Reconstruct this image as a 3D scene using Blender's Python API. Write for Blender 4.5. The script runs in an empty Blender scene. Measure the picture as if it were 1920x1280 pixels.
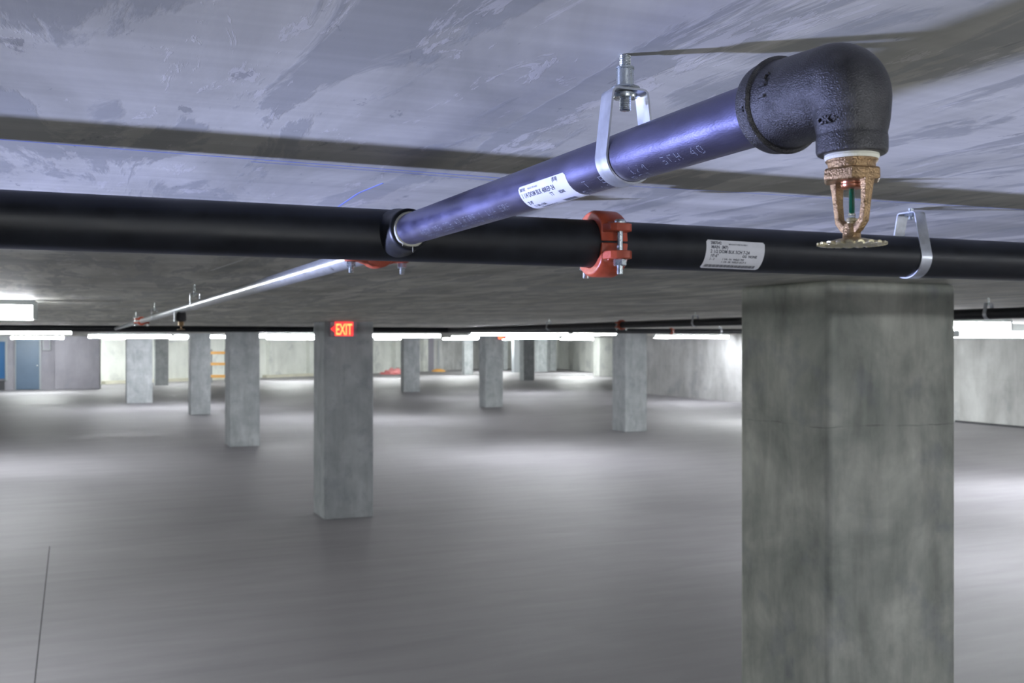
import bpy, bmesh, math, random
from mathutils import Vector, Matrix
random.seed(7)
PI = math.pi
S = bpy.context.scene
C = S.collection

# ------------------------------------------------------------------ camera, light, exposure
CAMZ = 2.10                      # height of the lens above the floor
CEIL = CAMZ + 0.238              # ceiling height
F = 1935.0                       # focal length in pixels of a 1920 wide frame
YAW = math.atan(825.0 / 1935.0)
SN, CS = math.sin(YAW), math.cos(YAW)
cam_d = bpy.data.cameras.new('camera')
cam = bpy.data.objects.new('camera', cam_d); C.objects.link(cam)
cam.location = (0, 0, CAMZ)
cam.rotation_euler = (PI / 2, 0, -YAW)
cam_d.sensor_width = 36.0; cam_d.lens = 36.0 * F / 1920.0
cam_d.clip_start = 0.02; cam_d.clip_end = 300
cam_d.dof.use_dof = True; cam_d.dof.focus_distance = 0.86; cam_d.dof.aperture_fstop = 20
S.camera = cam
S.view_settings.view_transform = 'Standard'; S.view_settings.look = 'None'
S.view_settings.gamma = 1.0; S.view_settings.use_curve_mapping = False
S.view_settings.exposure = 0.0
S.cycles.use_denoising = True
S.cycles.max_bounces = 10; S.cycles.diffuse_bounces = 6
S.cycles.sample_clamp_indirect = 6
w = bpy.data.worlds.new('world'); S.world = w; w.use_nodes = True
w.node_tree.nodes['Background'].inputs[0].default_value = (0.6, 0.65, 0.75, 1)
w.node_tree.nodes['Background'].inputs[1].default_value = 0.05

TUBE = 76.0
WORK = 5000.0
FILL = 9.0

def lamp(name, kind, loc, target, energy, color, **kw):
    d = bpy.data.lights.new(name, kind); d.energy = energy; d.color = color
    for k, v in kw.items(): setattr(d, k, v)
    o = bpy.data.objects.new(name, d); C.objects.link(o); o.location = loc
    o.rotation_euler = (Vector(target) - Vector(loc)).to_track_quat('-Z', 'Y').to_euler()
    return o
lamp('work_lamp', 'SPOT', (-4.90, 4.40, CAMZ - 1.72), (1.80, 0.92, CEIL), WORK, (0.50, 0.565, 1.0),
     shadow_soft_size=0.14, spot_size=math.radians(25.5), spot_blend=1.0)
lamp('photo_lamp', 'AREA', (0.55, -1.1, CAMZ - 0.75), (0.7, 1.0, CAMZ + 0.2), FILL, (0.95, 0.98, 1.0), size=0.5)

# ------------------------------------------------------------------ picture <-> place
def XY(x, z):
    """plan position of picture column x at depth z"""
    xr = (x - 960.0) / F * z
    return (CS * xr + SN * z, CS * z - SN * xr)
def floor_pt(x, y): return XY(x, CAMZ * F / (y - 640.0))
def ceil_pt(x, y): return XY(x, (CEIL - CAMZ) * F / (640.0 - y))
def s_at(x, t):
    k = (x - 960.0) / F
    return t * (SN + CS * k) / (CS - SN * k)

# ------------------------------------------------------------------ materials
def nt(name):
    m = bpy.data.materials.new(name); m.use_nodes = True
    n = m.node_tree; b = n.nodes['Principled BSDF']
    return m, n, b
def setp(b, **k):
    for kk, v in k.items():
        i = b.inputs[kk.replace('_', ' ')]
        i.default_value = (v[0], v[1], v[2], 1) if isinstance(v, tuple) else v
def simple(name, col, rough=0.5, metal=0.0, bump=0.0, bscale=200, var=0.0, vscale=20, spec=None, coat=0, stretch=(1, 1, 1)):
    m, n, b = nt(name)
    setp(b, Base_Color=col, Roughness=rough, Metallic=metal)
    if spec is not None: b.inputs['Specular IOR Level'].default_value = spec
    if coat: b.inputs['Coat Weight'].default_value = coat; b.inputs['Coat Roughness'].default_value = 0.25
    tc = n.nodes.new('ShaderNodeTexCoord')
    mp = n.nodes.new('ShaderNodeMapping'); mp.inputs['Scale'].default_value = stretch
    n.links.new(tc.outputs['Object'], mp.inputs[0])
    if bump:
        t = n.nodes.new('ShaderNodeTexNoise'); t.inputs['Scale'].default_value = bscale; t.inputs['Detail'].default_value = 3
        bp = n.nodes.new('ShaderNodeBump'); bp.inputs['Strength'].default_value = bump; bp.inputs['Distance'].default_value = 0.001
        n.links.new(mp.outputs[0], t.inputs['Vector'])
        n.links.new(t.outputs[0], bp.inputs['Height']); n.links.new(bp.outputs[0], b.inputs['Normal'])
    if var:
        t = n.nodes.new('ShaderNodeTexNoise'); t.inputs['Scale'].default_value = vscale; t.inputs['Detail'].default_value = 5
        n.links.new(mp.outputs[0], t.inputs['Vector'])
        r = n.nodes.new('ShaderNodeValToRGB')
        r.color_ramp.elements[0].position = 0.3; r.color_ramp.elements[1].position = 0.7
        r.color_ramp.elements[0].color = tuple(c * (1 - var) for c in col) + (1,)
        r.color_ramp.elements[1].color = tuple(min(1, c * (1 + var)) for c in col) + (1,)
        n.links.new(t.outputs[0], r.inputs[0]); n.links.new(r.outputs[0], b.inputs['Base Color'])
        m2 = n.nodes.new('ShaderNodeMath'); m2.operation = 'MULTIPLY_ADD'
        m2.inputs[1].default_value = 0.25; m2.inputs[2].default_value = rough - 0.12
        n.links.new(t.outputs[0], m2.inputs[0]); n.links.new(m2.outputs[0], b.inputs['Roughness'])
    return m
def emit(name, col, strength, base=(0.8, 0.8, 0.8)):
    m, n, b = nt(name)
    setp(b, Base_Color=base, Emission_Color=col, Emission_Strength=strength, Roughness=0.4)
    return m

class G:
    """tiny node-graph helper"""
    def __init__(s, n): s.n = n
    def node(s, t, **k):
        o = s.n.nodes.new(t)
        for a, v in k.items(): setattr(o, a, v)
        return o
    def link(s, a, b): s.n.links.new(a, b)
    def noise(s, vec, scale, detail=4, rough=0.55, dist=0.0):
        t = s.node('ShaderNodeTexNoise'); t.inputs['Scale'].default_value = scale
        t.inputs['Detail'].default_value = detail; t.inputs['Roughness'].default_value = rough
        t.inputs['Distortion'].default_value = dist
        s.link(vec, t.inputs['Vector']); return t.outputs[0]
    def mapping(s, vec, rot=(0, 0, 0), scale=(1, 1, 1), loc=(0, 0, 0)):
        m = s.node('ShaderNodeMapping'); m.inputs['Rotation'].default_value = rot
        m.inputs['Scale'].default_value = scale; m.inputs['Location'].default_value = loc
        s.link(vec, m.inputs[0]); return m.outputs[0]
    def ramp(s, fac, stops):
        r = s.node('ShaderNodeValToRGB'); e = r.color_ramp.elements
        while len(e) < len(stops): e.new(0.5)
        for i, (p, c) in enumerate(stops):
            e[i].position = p; e[i].color = (c[0], c[1], c[2], 1) if isinstance(c, tuple) else (c, c, c, 1)
        s.link(fac, r.inputs[0]); return r.outputs[0]
    def mix(s, fac, a, b, mode='MIX'):
        m = s.node('ShaderNodeMix', data_type='RGBA', blend_type=mode)
        if isinstance(fac, (int, float)): m.inputs[0].default_value = fac
        else: s.link(fac, m.inputs[0])
        for i, v in ((6, a), (7, b)):
            if isinstance(v, tuple): m.inputs[i].default_value = v + (1,)
            else: s.link(v, m.inputs[i])
        return m.outputs[2]
    def math(s, op, a, b=0.0):
        m = s.node('ShaderNodeMath', operation=op)
        for i, v in ((0, a), (1, b)):
            if isinstance(v, (int, float)): m.inputs[i].default_value = v
            else: s.link(v, m.inputs[i])
        return m.outputs[0]
    def bump(s, h, b, strength, dist):
        bp = s.node('ShaderNodeBump'); bp.inputs['Strength'].default_value = strength; bp.inputs['Distance'].default_value = dist
        s.link(h, bp.inputs['Height']); s.link(bp.outputs[0], b.inputs['Normal'])

def ceiling_mat():
    m, n, b = nt('ceiling_concrete'); g = G(n)
    tc = g.node('ShaderNodeTexCoord').outputs['Object']
    # trowel and formwork streaks run obliquely over the slab soffit
    st = g.mapping(tc, rot=(0, 0, math.radians(-40)), scale=(1.0, 0.28, 1))
    st2 = g.mapping(tc, rot=(0, 0, math.radians(-25)), scale=(1.0, 0.22, 1))
    big = g.noise(st, 3.2, 6, 0.6, 0.9)
    mid = g.noise(st2, 9.0, 7, 0.62, 0.7)
    fine = g.noise(st, 70.0, 4, 0.6)
    base = g.ramp(big, [(0.34, (0.42, 0.42, 0.37)), (0.50, (0.60, 0.595, 0.53)), (0.64, (0.74, 0.73, 0.66))])
    patch = g.ramp(mid, [(0.50, 0.0), (0.54, 1.0)])
    c = g.mix(g.math('MULTIPLY', patch, 0.7), base, (0.37, 0.38, 0.365))
    flake = g.ramp(g.noise(g.mapping(st2, loc=(3, 1, 0)), 17.0, 8, 0.72, 0.6), [(0.585, 0.0), (0.60, 1.0)])
    c = g.mix(g.math('MULTIPLY', flake, 0.4), c, (0.82, 0.80, 0.77))
    spot = g.ramp(g.noise(g.mapping(st, loc=(9, 4, 0)), 30.0, 6, 0.7, 0.4), [(0.64, 0.0), (0.67, 1.0)])
    c = g.mix(g.math('MULTIPLY', spot, 0.5), c, (0.17, 0.175, 0.18))
    # board lines and bands that run with the main pipe
    bd = g.mapping(tc, scale=(0.02, 1, 1))
    band = g.ramp(g.noise(bd, 1.6, 6, 0.75), [(0.38, 0.72), (0.52, 1.0), (0.66, 1.12)])
    c = g.mix(0.8, c, band, 'MULTIPLY')
    g.link(c, b.inputs['Base Color'])
    h = g.math('ADD', g.math('MULTIPLY', patch, 0.25), g.math('ADD', g.math('MULTIPLY', flake, 0.25), g.math('MULTIPLY', fine, 0.25)))
    g.bump(h, b, 0.35, 0.002)
    setp(b, Roughness=0.62); b.inputs['Specular IOR Level'].default_value = 0.35
    return m
def floor_mat():
    m, n, b = nt('floor_concrete'); g = G(n)
    tc = g.node('ShaderNodeTexCoord').outputs['Object']
    big = g.noise(g.mapping(tc, rot=(0, 0, 0.3), scale=(0.5, 1, 1)), 0.35, 6, 0.55, 0.5)
    sw = g.noise(g.mapping(tc, rot=(0, 0, -0.35), scale=(0.25, 1.6, 1)), 3.0, 6, 0.6, 0.6)
    c = g.ramp(big, [(0.3, (0.265, 0.255, 0.275)), (0.5, (0.315, 0.305, 0.325)), (0.7, (0.37, 0.36, 0.38))])
    c = g.mix(0.35, c, g.ramp(sw, [(0.35, 0.75), (0.65, 1.1)]), 'MULTIPLY')
    sp = g.ramp(g.noise(tc, 60.0, 3, 0.7), [(0.70, 0.0), (0.76, 1.0)])
    c = g.mix(g.math('MULTIPLY', sp, 0.25), c, (0.16, 0.15, 0.15))
    g.link(c, b.inputs['Base Color'])
    r = g.ramp(big, [(0.3, 0.52), (0.7, 0.66)])
    g.link(r, b.inputs['Roughness'])
    g.bump(g.noise(tc, 30.0, 5, 0.6), b, 0.12, 0.004)
    b.inputs['Specular IOR Level'].default_value = 0.35
    return m
def concrete_mat(name, dark, light, scale=3.0, joint=None, stain=0.5):
    m, n, b = nt(name); g = G(n)
    gm = g.node('ShaderNodeNewGeometry'); pos = gm.outputs['Position']
    big = g.noise(pos, scale, 7, 0.6, 0.4)
    c = g.ramp(big, [(0.32, dark), (0.52, tuple((a + d) / 2 for a, d in zip(dark, light))), (0.68, light)])
    run = g.noise(g.mapping(pos, scale=(1, 1, 0.22)), scale * 2.6, 6, 0.65, 0.3)
    c = g.mix(stain, c, g.ramp(run, [(0.36, 0.68), (0.52, 1.0), (0.66, 1.16)]), 'MULTIPLY')
    bl = g.ramp(g.noise(g.mapping(pos, loc=(7, 3, 1)), scale * 1.7, 4, 0.6), [(0.56, 0.0), (0.66, 1.0)])
    c = g.mix(g.math('MULTIPLY', bl, 0.25), c, (0.20, 0.215, 0.27))
    if joint is not None:                                       # the seam between two lifts of formwork
        sp = g.node('ShaderNodeSeparateXYZ'); g.link(pos, sp.inputs[0])
        wob = g.math('MULTIPLY', g.noise(pos, 4.0, 3), 0.03)
        z = g.math('ADD', sp.outputs[2], wob)
        d = g.math('ABSOLUTE', g.math('SUBTRACT', z, joint + 0.015), 0)
        ln = g.ramp(g.math('MULTIPLY', d, 40.0), [(0.0, 1.0), (0.16, 0.0)])
        brk = g.ramp(g.noise(pos, 9.0, 3), [(0.42, 0.15), (0.6, 1.0)])
        c = g.mix(g.math('MULTIPLY', g.math('MULTIPLY', ln, brk), 0.6), c, (0.09, 0.09, 0.085))
    g.link(c, b.inputs['Base Color'])
    g.bump(g.noise(pos, 45.0, 5, 0.6), b, 0.3, 0.003)
    setp(b, Roughness=0.75); b.inputs['Specular IOR Level'].default_value = 0.25
    return m

M = {}
M['ceiling'] = ceiling_mat()
M['floor'] = floor_mat()
M['column'] = concrete_mat('column_concrete', (0.29, 0.31, 0.275), (0.60, 0.61, 0.54), 3.0, 1.765, 0.7)
M['column_grey'] = concrete_mat('column_concrete_grey', (0.38, 0.405, 0.42), (0.54, 0.565, 0.58), 3.0, None, 0.4)
M['wall'] = concrete_mat('wall_concrete', (0.44, 0.44, 0.44), (0.66, 0.66, 0.66), 0.7, 1.15, 0.6)
M['wall_pale'] = concrete_mat('wall_pale', (0.66, 0.68, 0.65), (0.80, 0.81, 0.78), 0.6, None, 0.3)
M['wall_lilac'] = concrete_mat('block_pier', (0.25, 0.24, 0.28), (0.33, 0.32, 0.36), 0.8, None, 0.3)
M['curb'] = simple('curb_pale', (0.62, 0.60, 0.50), 0.8, var=0.08, vscale=2)
M['black_pipe'] = simple('black_lacquered_pipe', (0.010, 0.012, 0.016), 0.42, 0.0, bump=0.08, bscale=420, var=0.35, vscale=30, spec=0.4)
M['blue_pipe'] = simple('blued_black_pipe', (0.17, 0.17, 0.29), 0.33, 0.92, bump=0.12, bscale=900, var=0.16, vscale=55, spec=0.6, stretch=(1, 0.35, 1))
M['cast'] = simple('black_cast_iron', (0.085, 0.085, 0.09), 0.38, 0.80, bump=0.8, bscale=1100, var=0.3, vscale=90, spec=0.7)
M['galv'] = simple('galvanised_steel', (0.50, 0.53, 0.55), 0.33, 0.85, bump=0.1, bscale=200, var=0.15, vscale=60)
M['zinc'] = simple('zinc_plated_steel', (0.55, 0.60, 0.60), 0.26, 0.9, bump=0.1, bscale=500, var=0.12, vscale=120)
M['strap'] = simple('galvanised_strap', (0.60, 0.63, 0.68), 0.36, 0.75, var=0.12, vscale=80)
M['red_iron'] = simple('red_painted_iron', (0.44, 0.075, 0.032), 0.38, 0.0, bump=0.4, bscale=250, var=0.2, vscale=30, spec=0.5)
M['bronze'] = simple('sprinkler_bronze', (0.40, 0.27, 0.15), 0.34, 0.9, bump=0.9, bscale=900, var=0.3, vscale=180)
M['brass'] = simple('deflector_brass', (0.66, 0.60, 0.40), 0.34, 0.85, bump=0.4, bscale=700, var=0.15, vscale=200)
M['copper'] = simple('copper_cap', (0.72, 0.33, 0.22), 0.3, 0.9)
M['tape'] = simple('thread_tape', (0.86, 0.86, 0.74), 0.6, bump=0.5, bscale=900)
M['sealant'] = simple('pipe_dope', (0.60, 0.60, 0.50), 0.55, bump=0.6, bscale=600)
M['paper'] = simple('label_paper', (0.74, 0.75, 0.78), 0.5, var=0.05, vscale=60)
M['ink'] = simple('label_ink', (0.06, 0.065, 0.09), 0.6)
M['stencil'] = simple('pipe_stencil_paint', (0.62, 0.70, 0.85), 0.5)
M['chalk'] = simple('blue_chalk', (0.20, 0.27, 0.72), 0.9)
M['joint'] = simple('dark_joint', (0.05, 0.05, 0.055), 0.9)
M['steel_white'] = simple('white_enamelled_steel', (0.62, 0.66, 0.66), 0.4)
M['door_blue'] = simple('blue_grey_door_paint', (0.085, 0.13, 0.20), 0.45, var=0.08, vscale=1.5)
M['bay_blue'] = simple('deep_blue_paint', (0.015, 0.10, 0.26), 0.4)
M['frame_grey'] = simple('grey_frame', (0.30, 0.32, 0.34), 0.5)
M['dark'] = simple('dark_paint_and_shade', (0.05, 0.05, 0.06), 0.6)
M['orange'] = simple('orange_rail', (0.80, 0.42, 0.12), 0.5)
M['pink'] = simple('pink_plastic_sheet', (0.82, 0.32, 0.33), 0.6)
M['tube'] = emit('fluorescent_lens', (0.93, 0.96, 1.0), TUBE)
M['tube_boost'] = emit('fluorescent_lens_boost', (0.95, 1.0, 0.98), TUBE * 2.6)  # stronger glow for the added strips, raised to brighten walls and columns
M['exit_red'] = emit('exit_sign_red_glow', (1.0, 0.035, 0.04), 1.6, (0.6, 0.05, 0.05))
M['exit_amber'] = emit('exit_sign_amber_glow', (1.0, 0.30, 0.08), 2.6, (0.6, 0.2, 0.05))
M['exit_body'] = simple('exit_sign_plastic', (0.42, 0.36, 0.42), 0.5)
mg, ng, bg = nt('bulb_glass'); setp(bg, Base_Color=(0.95, 1.0, 0.97), Roughness=0.03); bg.inputs['Transmission Weight'].default_value = 1.0; bg.inputs['IOR'].default_value = 1.45
M['glass'] = mg
M['green'] = simple('green_bulb_liquid', (0.0, 0.26, 0.13), 0.12, spec=0.7)

# ------------------------------------------------------------------ mesh helpers
def frame(axis):
    a = Vector(axis).normalized()
    u = a.orthogonal().normalized() if abs(a.z) < 0.9 else Vector((1, 0, 0))
    if abs(a.z) < 0.9: u = a.cross(Vector((0, 0, 1))).normalized()
    v = a.cross(u)
    return a, u, v
def ring_lathe(bm, prof, org, axis, seg=32, caps=True, phase=0.0):
    a, u, v = frame(axis); o = Vector(org); rows = []
    for r, h in prof:
        rows.append([bm.verts.new(o + a * h + (u * math.cos(phase + 2 * PI * i / seg) + v * math.sin(phase + 2 * PI * i / seg)) * r) for i in range(seg)])
    for p, q in zip(rows, rows[1:]):
        for i in range(seg):
            j = (i + 1) % seg
            bm.faces.new((p[i], q[i], q[j], p[j]))
    if caps:
        bm.faces.new(rows[0]); bm.faces.new(list(reversed(rows[-1])))
    return rows
def tube(bm, p0, p1, r, seg=24):
    d = Vector(p1) - Vector(p0)
    ring_lathe(bm, [(r, 0), (r, d.length)], p0, d, seg)
def box(bm, lo, hi, mat=None):
    vs = [bm.verts.new((x, y, z)) for z in (lo[2], hi[2]) for y in (lo[1], hi[1]) for x in (lo[0], hi[0])]
    if mat is not None:
        for v_ in vs: v_.co = mat @ v_.co
    for f in ((0, 2, 3, 1), (4, 5, 7, 6), (0, 1, 5, 4), (2, 6, 7, 3), (0, 4, 6, 2), (1, 3, 7, 5)):
        bm.faces.new([vs[i] for i in f])
def prism(bm, pts, z0, z1):
    lo = [bm.verts.new((x, y, z0)) for x, y in pts]; hi = [bm.verts.new((x, y, z1)) for x, y in pts]
    n = len(pts)
    bm.faces.new(list(reversed(lo))); bm.faces.new(hi)
    for i in range(n): bm.faces.new((lo[i], lo[(i + 1) % n], hi[(i + 1) % n], hi[i]))
def sweep_rect(bm, pts, wid, thick, axial, closed=False, scale=None):
    """rectangle wid (along axial) x thick swept along pts lying in the plane normal to axial"""
    ax = Vector(axial).normalized(); pts = [Vector(p) for p in pts]; n = len(pts); rows = []
    for i, p in enumerate(pts):
        a = pts[(i - 1) % n] if (closed or i > 0) else p
        c = pts[(i + 1) % n] if (closed or i < n - 1) else p
        t = (c - a).normalized(); nn = t.cross(ax).normalized()
        k = scale[i] if scale else (1, 1)
        w_, h_ = wid / 2 * k[0], thick / 2 * k[1]
        rows.append([bm.verts.new(p + ax * (sx * w_) + nn * (sy * h_)) for sx, sy in ((-1, -1), (1, -1), (1, 1), (-1, 1))])
    rng = range(n) if closed else range(n - 1)
    for i in rng:
        p, q = rows[i], rows[(i + 1) % n]
        for k in range(4):
            bm.faces.new((p[k], p[(k + 1) % 4], q[(k + 1) % 4], q[k]))
    if not closed:
        bm.faces.new(rows[0]); bm.faces.new(list(reversed(rows[-1])))
def obj(name, bm, mat, parent=None, smooth=True, angle=35, bevel=0.0, bseg=2):
    bmesh.ops.recalc_face_normals(bm, faces=bm.faces[:])
    me = bpy.data.meshes.new(name); bm.to_mesh(me); bm.free()
    me.materials.append(mat)
    if smooth:
        me.shade_smooth(); me.set_sharp_from_angle(angle=math.radians(angle))
    o = bpy.data.objects.new(name, me); C.objects.link(o)
    if parent is not None:
        o.parent = parent
        o.matrix_parent_inverse = Matrix.Translation(parent.location).inverted()
    if bevel:
        bv = o.modifiers.new('bevel', 'BEVEL'); bv.width = bevel; bv.segments = bseg; bv.limit_method = 'ANGLE'
        bv.angle_limit = math.radians(40); bv.harden_normals = False
    return o
def thing(name, label, cat, loc=(0, 0, 0), group=None):
    o = bpy.data.objects.new(name, None); C.objects.link(o); o.location = loc
    o.empty_display_size = 0.05
    return tag(o, label, cat, group)
def tag(o, label, cat, group=None):
    o['label'] = label; o['category'] = cat
    if group: o['group'] = group
    return o
def struct(o): o['kind'] = 'structure'; return o
NB = bmesh.new
def hexnut(bm, org, axis, r, h, phase=0.0):
    ring_lathe(bm, [(r * 0.92, 0), (r, h * 0.12), (r, h * 0.88), (r * 0.92, h)], org, axis, 6, True, phase)
def threaded(bm, p0, p1, r, pitch, seg=20):
    d = Vector(p1) - Vector(p0); L = d.length; k = max(2, int(L / pitch)); prof = []
    for i in range(k):
        prof += [(r * 0.86, (i + 0.08) * L / k), (r, (i + 0.38) * L / k), (r, (i + 0.62) * L / k), (r * 0.86, (i + 0.92) * L / k)]
    ring_lathe(bm, prof, p0, d, seg)

# ------------------------------------------------------------------ the setting
def slab(name, pts, z0, z1, mat):
    bm = NB(); prism(bm, pts, z0, z1); return struct(obj(name, bm, mat, smooth=False))
OUT = [(-16, -9), (37, -9), (37, 86), (-16, 86)]
floor = slab('floor', OUT, -0.2, 0, M['floor'])
ceiling = slab('ceiling', OUT, CEIL, CEIL + 0.2, M['ceiling'])
def wall(name, a, b, mat, th=0.3, z1=CEIL, z0=0.0):
    a = Vector((a[0], a[1])); b = Vector((b[0], b[1])); d = (b - a).normalized(); n = Vector((-d.y, d.x)) * th
    return slab(name, [a, b, b + n, a + n][::1], z0, z1, mat)
RW = 21.2
wall('wall_right', (RW, 38.8), (RW, -9), M['wall'], -0.3 * -1)
wall('wall_right', (36.5, 38.8), (RW + 0.3, 38.8), M['wall'])
wall('wall_left', (-16, -9), (-16, 49.5), M['wall'], 0.3)
wall('wall_front', (37, -9), (-16, -9), M['wall'], 0.3)
BT = 49.5
P1 = XY(187, 50.6); P2 = XY(487, 59.5); P3 = XY(735, 69.5); P4 = XY(905, 80); P5 = XY(1045, 80); P6 = XY(1125, 69)
bs = s_at(187, BT)
wall('wall_back', (-16, BT), (s_at(103, BT) , BT), M['wall_lilac'])
wall('wall_back', (bs + 0.05, BT + 0.3), (bs + 0.05, P1[1]), M['wall_pale'], 0.3)
wall('wall_back', (bs + 0.05, P1[1]), P2, M['wall_pale'])
wall('wall_back', P2, P3, M['wall_pale'])
wall('wall_back', P3, P4, M['wall'])
wall('wall_back', P4, P5, M['wall_pale'])
wall('wall_back', P5, P6, M['wall_pale'])
wall('wall_back', P6, (36.5, P6[1]), M['wall_pale'])
bm = NB(); box(bm, (RW - 0.05, 6, 0), (RW - 0.002, 20.2, 0.05)); struct(obj('gap_shadow_right', bm, M['dark'], smooth=False))  # dark strip standing in for the shadow of a gap at the wall

# block pier beside the door
bm = NB(); box(bm, (s_at(103, BT), BT - 0.35, 0), (bs, BT - 0.002, CEIL - 0.002))
tag(obj('block_pier', bm, M['wall_lilac'], bevel=0.02), 'wide lilac-grey masonry pier at the far left, right of the blue door', 'pier')
# curbs and pilasters along the back wall
def on_seg(a, b, x):
    """point of plan segment a-b seen at picture column x"""
    best = min((abs(960 + F * (CS * X - SN * Y) / (CS * Y + SN * X) - x), X, Y) for X, Y in
               (((a[0] + (b[0] - a[0]) * i / 400), (a[1] + (b[1] - a[1]) * i / 400)) for i in range(401)))
    return Vector((best[1], best[2]))
def along(a, b, x0, x1, depth, z0, z1, mat, name, bev=0.0, off=0.0):
    p, q = on_seg(a, b, x0), on_seg(a, b, x1); d = (q - p).normalized(); n = Vector((d.y, -d.x))
    bm = NB(); prism(bm, [p + n * off, q + n * off, q + n * (off + depth), p + n * (off + depth)], z0, z1)
    return obj(name, bm, mat, smooth=False, bevel=bev)
W1 = (bs + 0.05, P1[1])
tag(along(W1, P2, 190, 478, 0.35, 0.0, 0.16, M['curb'], 'curb'), 'low cream curb at the foot of the pale back wall on the left', 'curb')
tag(along(P2, P3, 492, 596, 0.35, 0.0, 0.16, M['curb'], 'curb'), 'low cream curb between the two columns left of the exit sign', 'curb')
for xa, xb, lab in ((500, 508, 'pale pilaster on the back wall just right of the second column'), (574, 583, 'pale pilaster on the back wall just left of the exit sign column'),
                    (735, 748, 'pale pilaster behind the pink sheeting, left of a far column'), (788, 796, 'pale pilaster on the back wall right of the far grey column')):
    sg = (P2, P3) if xa < 735 else (P3, P4)
    tag(along(sg[0], sg[1], xa, xb, 0.3, 0.163 if xa < 735 else 0.0, CEIL - 0.002, M['wall_pale'], 'pilaster'), lab, 'pilaster', 'pilasters on the back wall')
tag(along(P3, P4, 800, 810, 0.15, 0.0, CEIL, M['wall_lilac'], 'pilaster'), 'lilac pilaster on the back wall beside the thin post', 'pilaster', 'pilasters on the back wall')

# ------------------------------------------------------------------ columns
def column(xl, xc, xr, z, label, mat='column_grey', w_=None, d_=None, bevel=0.012):
    s0, t0 = XY(xc, z)
    if w_ is None:
        w_ = s_at(xr, t0) - s0
        k = (xl - 960.0) / F
        d_ = s0 * (CS - SN * k) / (SN + CS * k) - t0
        d_ = min(max(d_, 0.45), 0.75)
    bm = NB(); box(bm, (s0, t0, 0), (s0 + w_, t0 + d_, CEIL))
    return tag(obj('concrete_column', bm, M[mat], smooth=True, angle=30, bevel=bevel), label, 'column', 'square concrete columns of the garage')
fz = lambda y: CAMZ * F / (y - 640.0)
column(1387, 1553, 1793, 4.0, 'big olive-grey concrete column in the right foreground under the sprinkler', 'column', bevel=0.022)
colA = column(588, 608, 700, fz(975), 'grey concrete column carrying the lit exit sign with the left arrow')
column(422, 431, 487, fz(838), 'second grey column of the left row, left of the exit sign column')
column(353, 357, 395, fz(778), 'dark grey column just left of the second one in the left row')
column(0, 237, 290, 35.0, 'brightly lit pale column under the long tube light at left', 'column_grey', 0.0 + (s_at(290, 34.5) - s_at(237, 34.5)), 0.6)
column(0, 290.5, 313, fz(722), 'shaded grey column standing right behind the brightly lit one', 'column_grey', 0.62, 0.6)
column(1148, 1172, 1213, fz(810), 'pale grey column in the middle distance, left of the right wall')
colF = column(898, 910, 943, fz(764), 'dark grey column near the middle with the small second exit sign')
column(752, 757, 787, fz(735), 'far grey column right of the pink sheeting')
column(974, 982, 1002, fz(713), 'far blue-grey column right of the second exit sign')
column(866, 871, 887, fz(702), 'very distant narrow column left of the second exit sign')
column(0, 1009, 1028, 72, 'very distant pale column right of the far blue-grey one', 'column_grey', 0.7, 0.6)
column(0, 1032, 1044, 74, 'very distant narrow column at the left edge of the bright back wall', 'column_grey', 0.48, 0.6)
column(0, 944, 950, 76, 'very distant sliver of column touching the second exit sign column', 'column_grey', 0.35, 0.6)
column(1120, 1124, 1152, 62, 'pale pier joining the back wall left of the middle distance column', 'wall_pale', 1.1, 0.8)

# ------------------------------------------------------------------ door, window, wall boxes at far left
sd = lambda x: s_at(x, BT)
yd = BT - 0.06
bm = NB(); box(bm, (sd(30), yd, 0.02), (sd(74), BT, 2.30)); d1 = struct(obj('door_1', bm, M['door_blue'], smooth=False, bevel=0.01))
bm = NB()
for a, c_ in ((28, 30), (74, 77)): box(bm, (sd(a), yd - 0.04, 0), (sd(c_), BT, 2.335))
obj('door_frame', bm, M['frame_grey'], d1)
bm = NB(); tube(bm, (sd(70), yd - 0.12, 1.05), (sd(70), yd, 1.05), 0.025, 12); box(bm, (sd(68.5), yd - 0.14, 1.03), (sd(71.5), yd - 0.11, 1.07))
obj('door_handle', bm, M['zinc'], d1)
bm = NB(); box(bm, (sd(-30), yd, 0.5), (sd(10), BT, 2.1)); w1 = struct(obj('window_1', bm, M['bay_blue'], smooth=False))
bm = NB(); box(bm, (sd(10), yd - 0.06, 0.42), (sd(14), BT, 2.33)); box(bm, (sd(-30), yd - 0.06, 2.1), (sd(10), BT, 2.33)); obj('window_frame', bm, M['frame_grey'], w1, smooth=False)
bm = NB(); box(bm, (sd(-30), yd - 0.1, 0), (sd(9), BT, 0.42)); obj('window_sill', bm, M['dark'], w1, smooth=False)
bm = NB(); box(bm, (sd(80), BT - 0.18, 1.72), (sd(95), BT - 0.0, 2.3)); pb = tag(obj('panel_box', bm, M['frame_grey'], bevel=0.01), 'pale grey electrical box high on the wall right of the blue door', 'electrical box')
bm = NB(); box(bm, (sd(82), BT - 0.19, 1.76), (sd(93), BT - 0.178, 2.26)); obj('box_cover', bm, M['wall_lilac'], pb)

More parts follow.
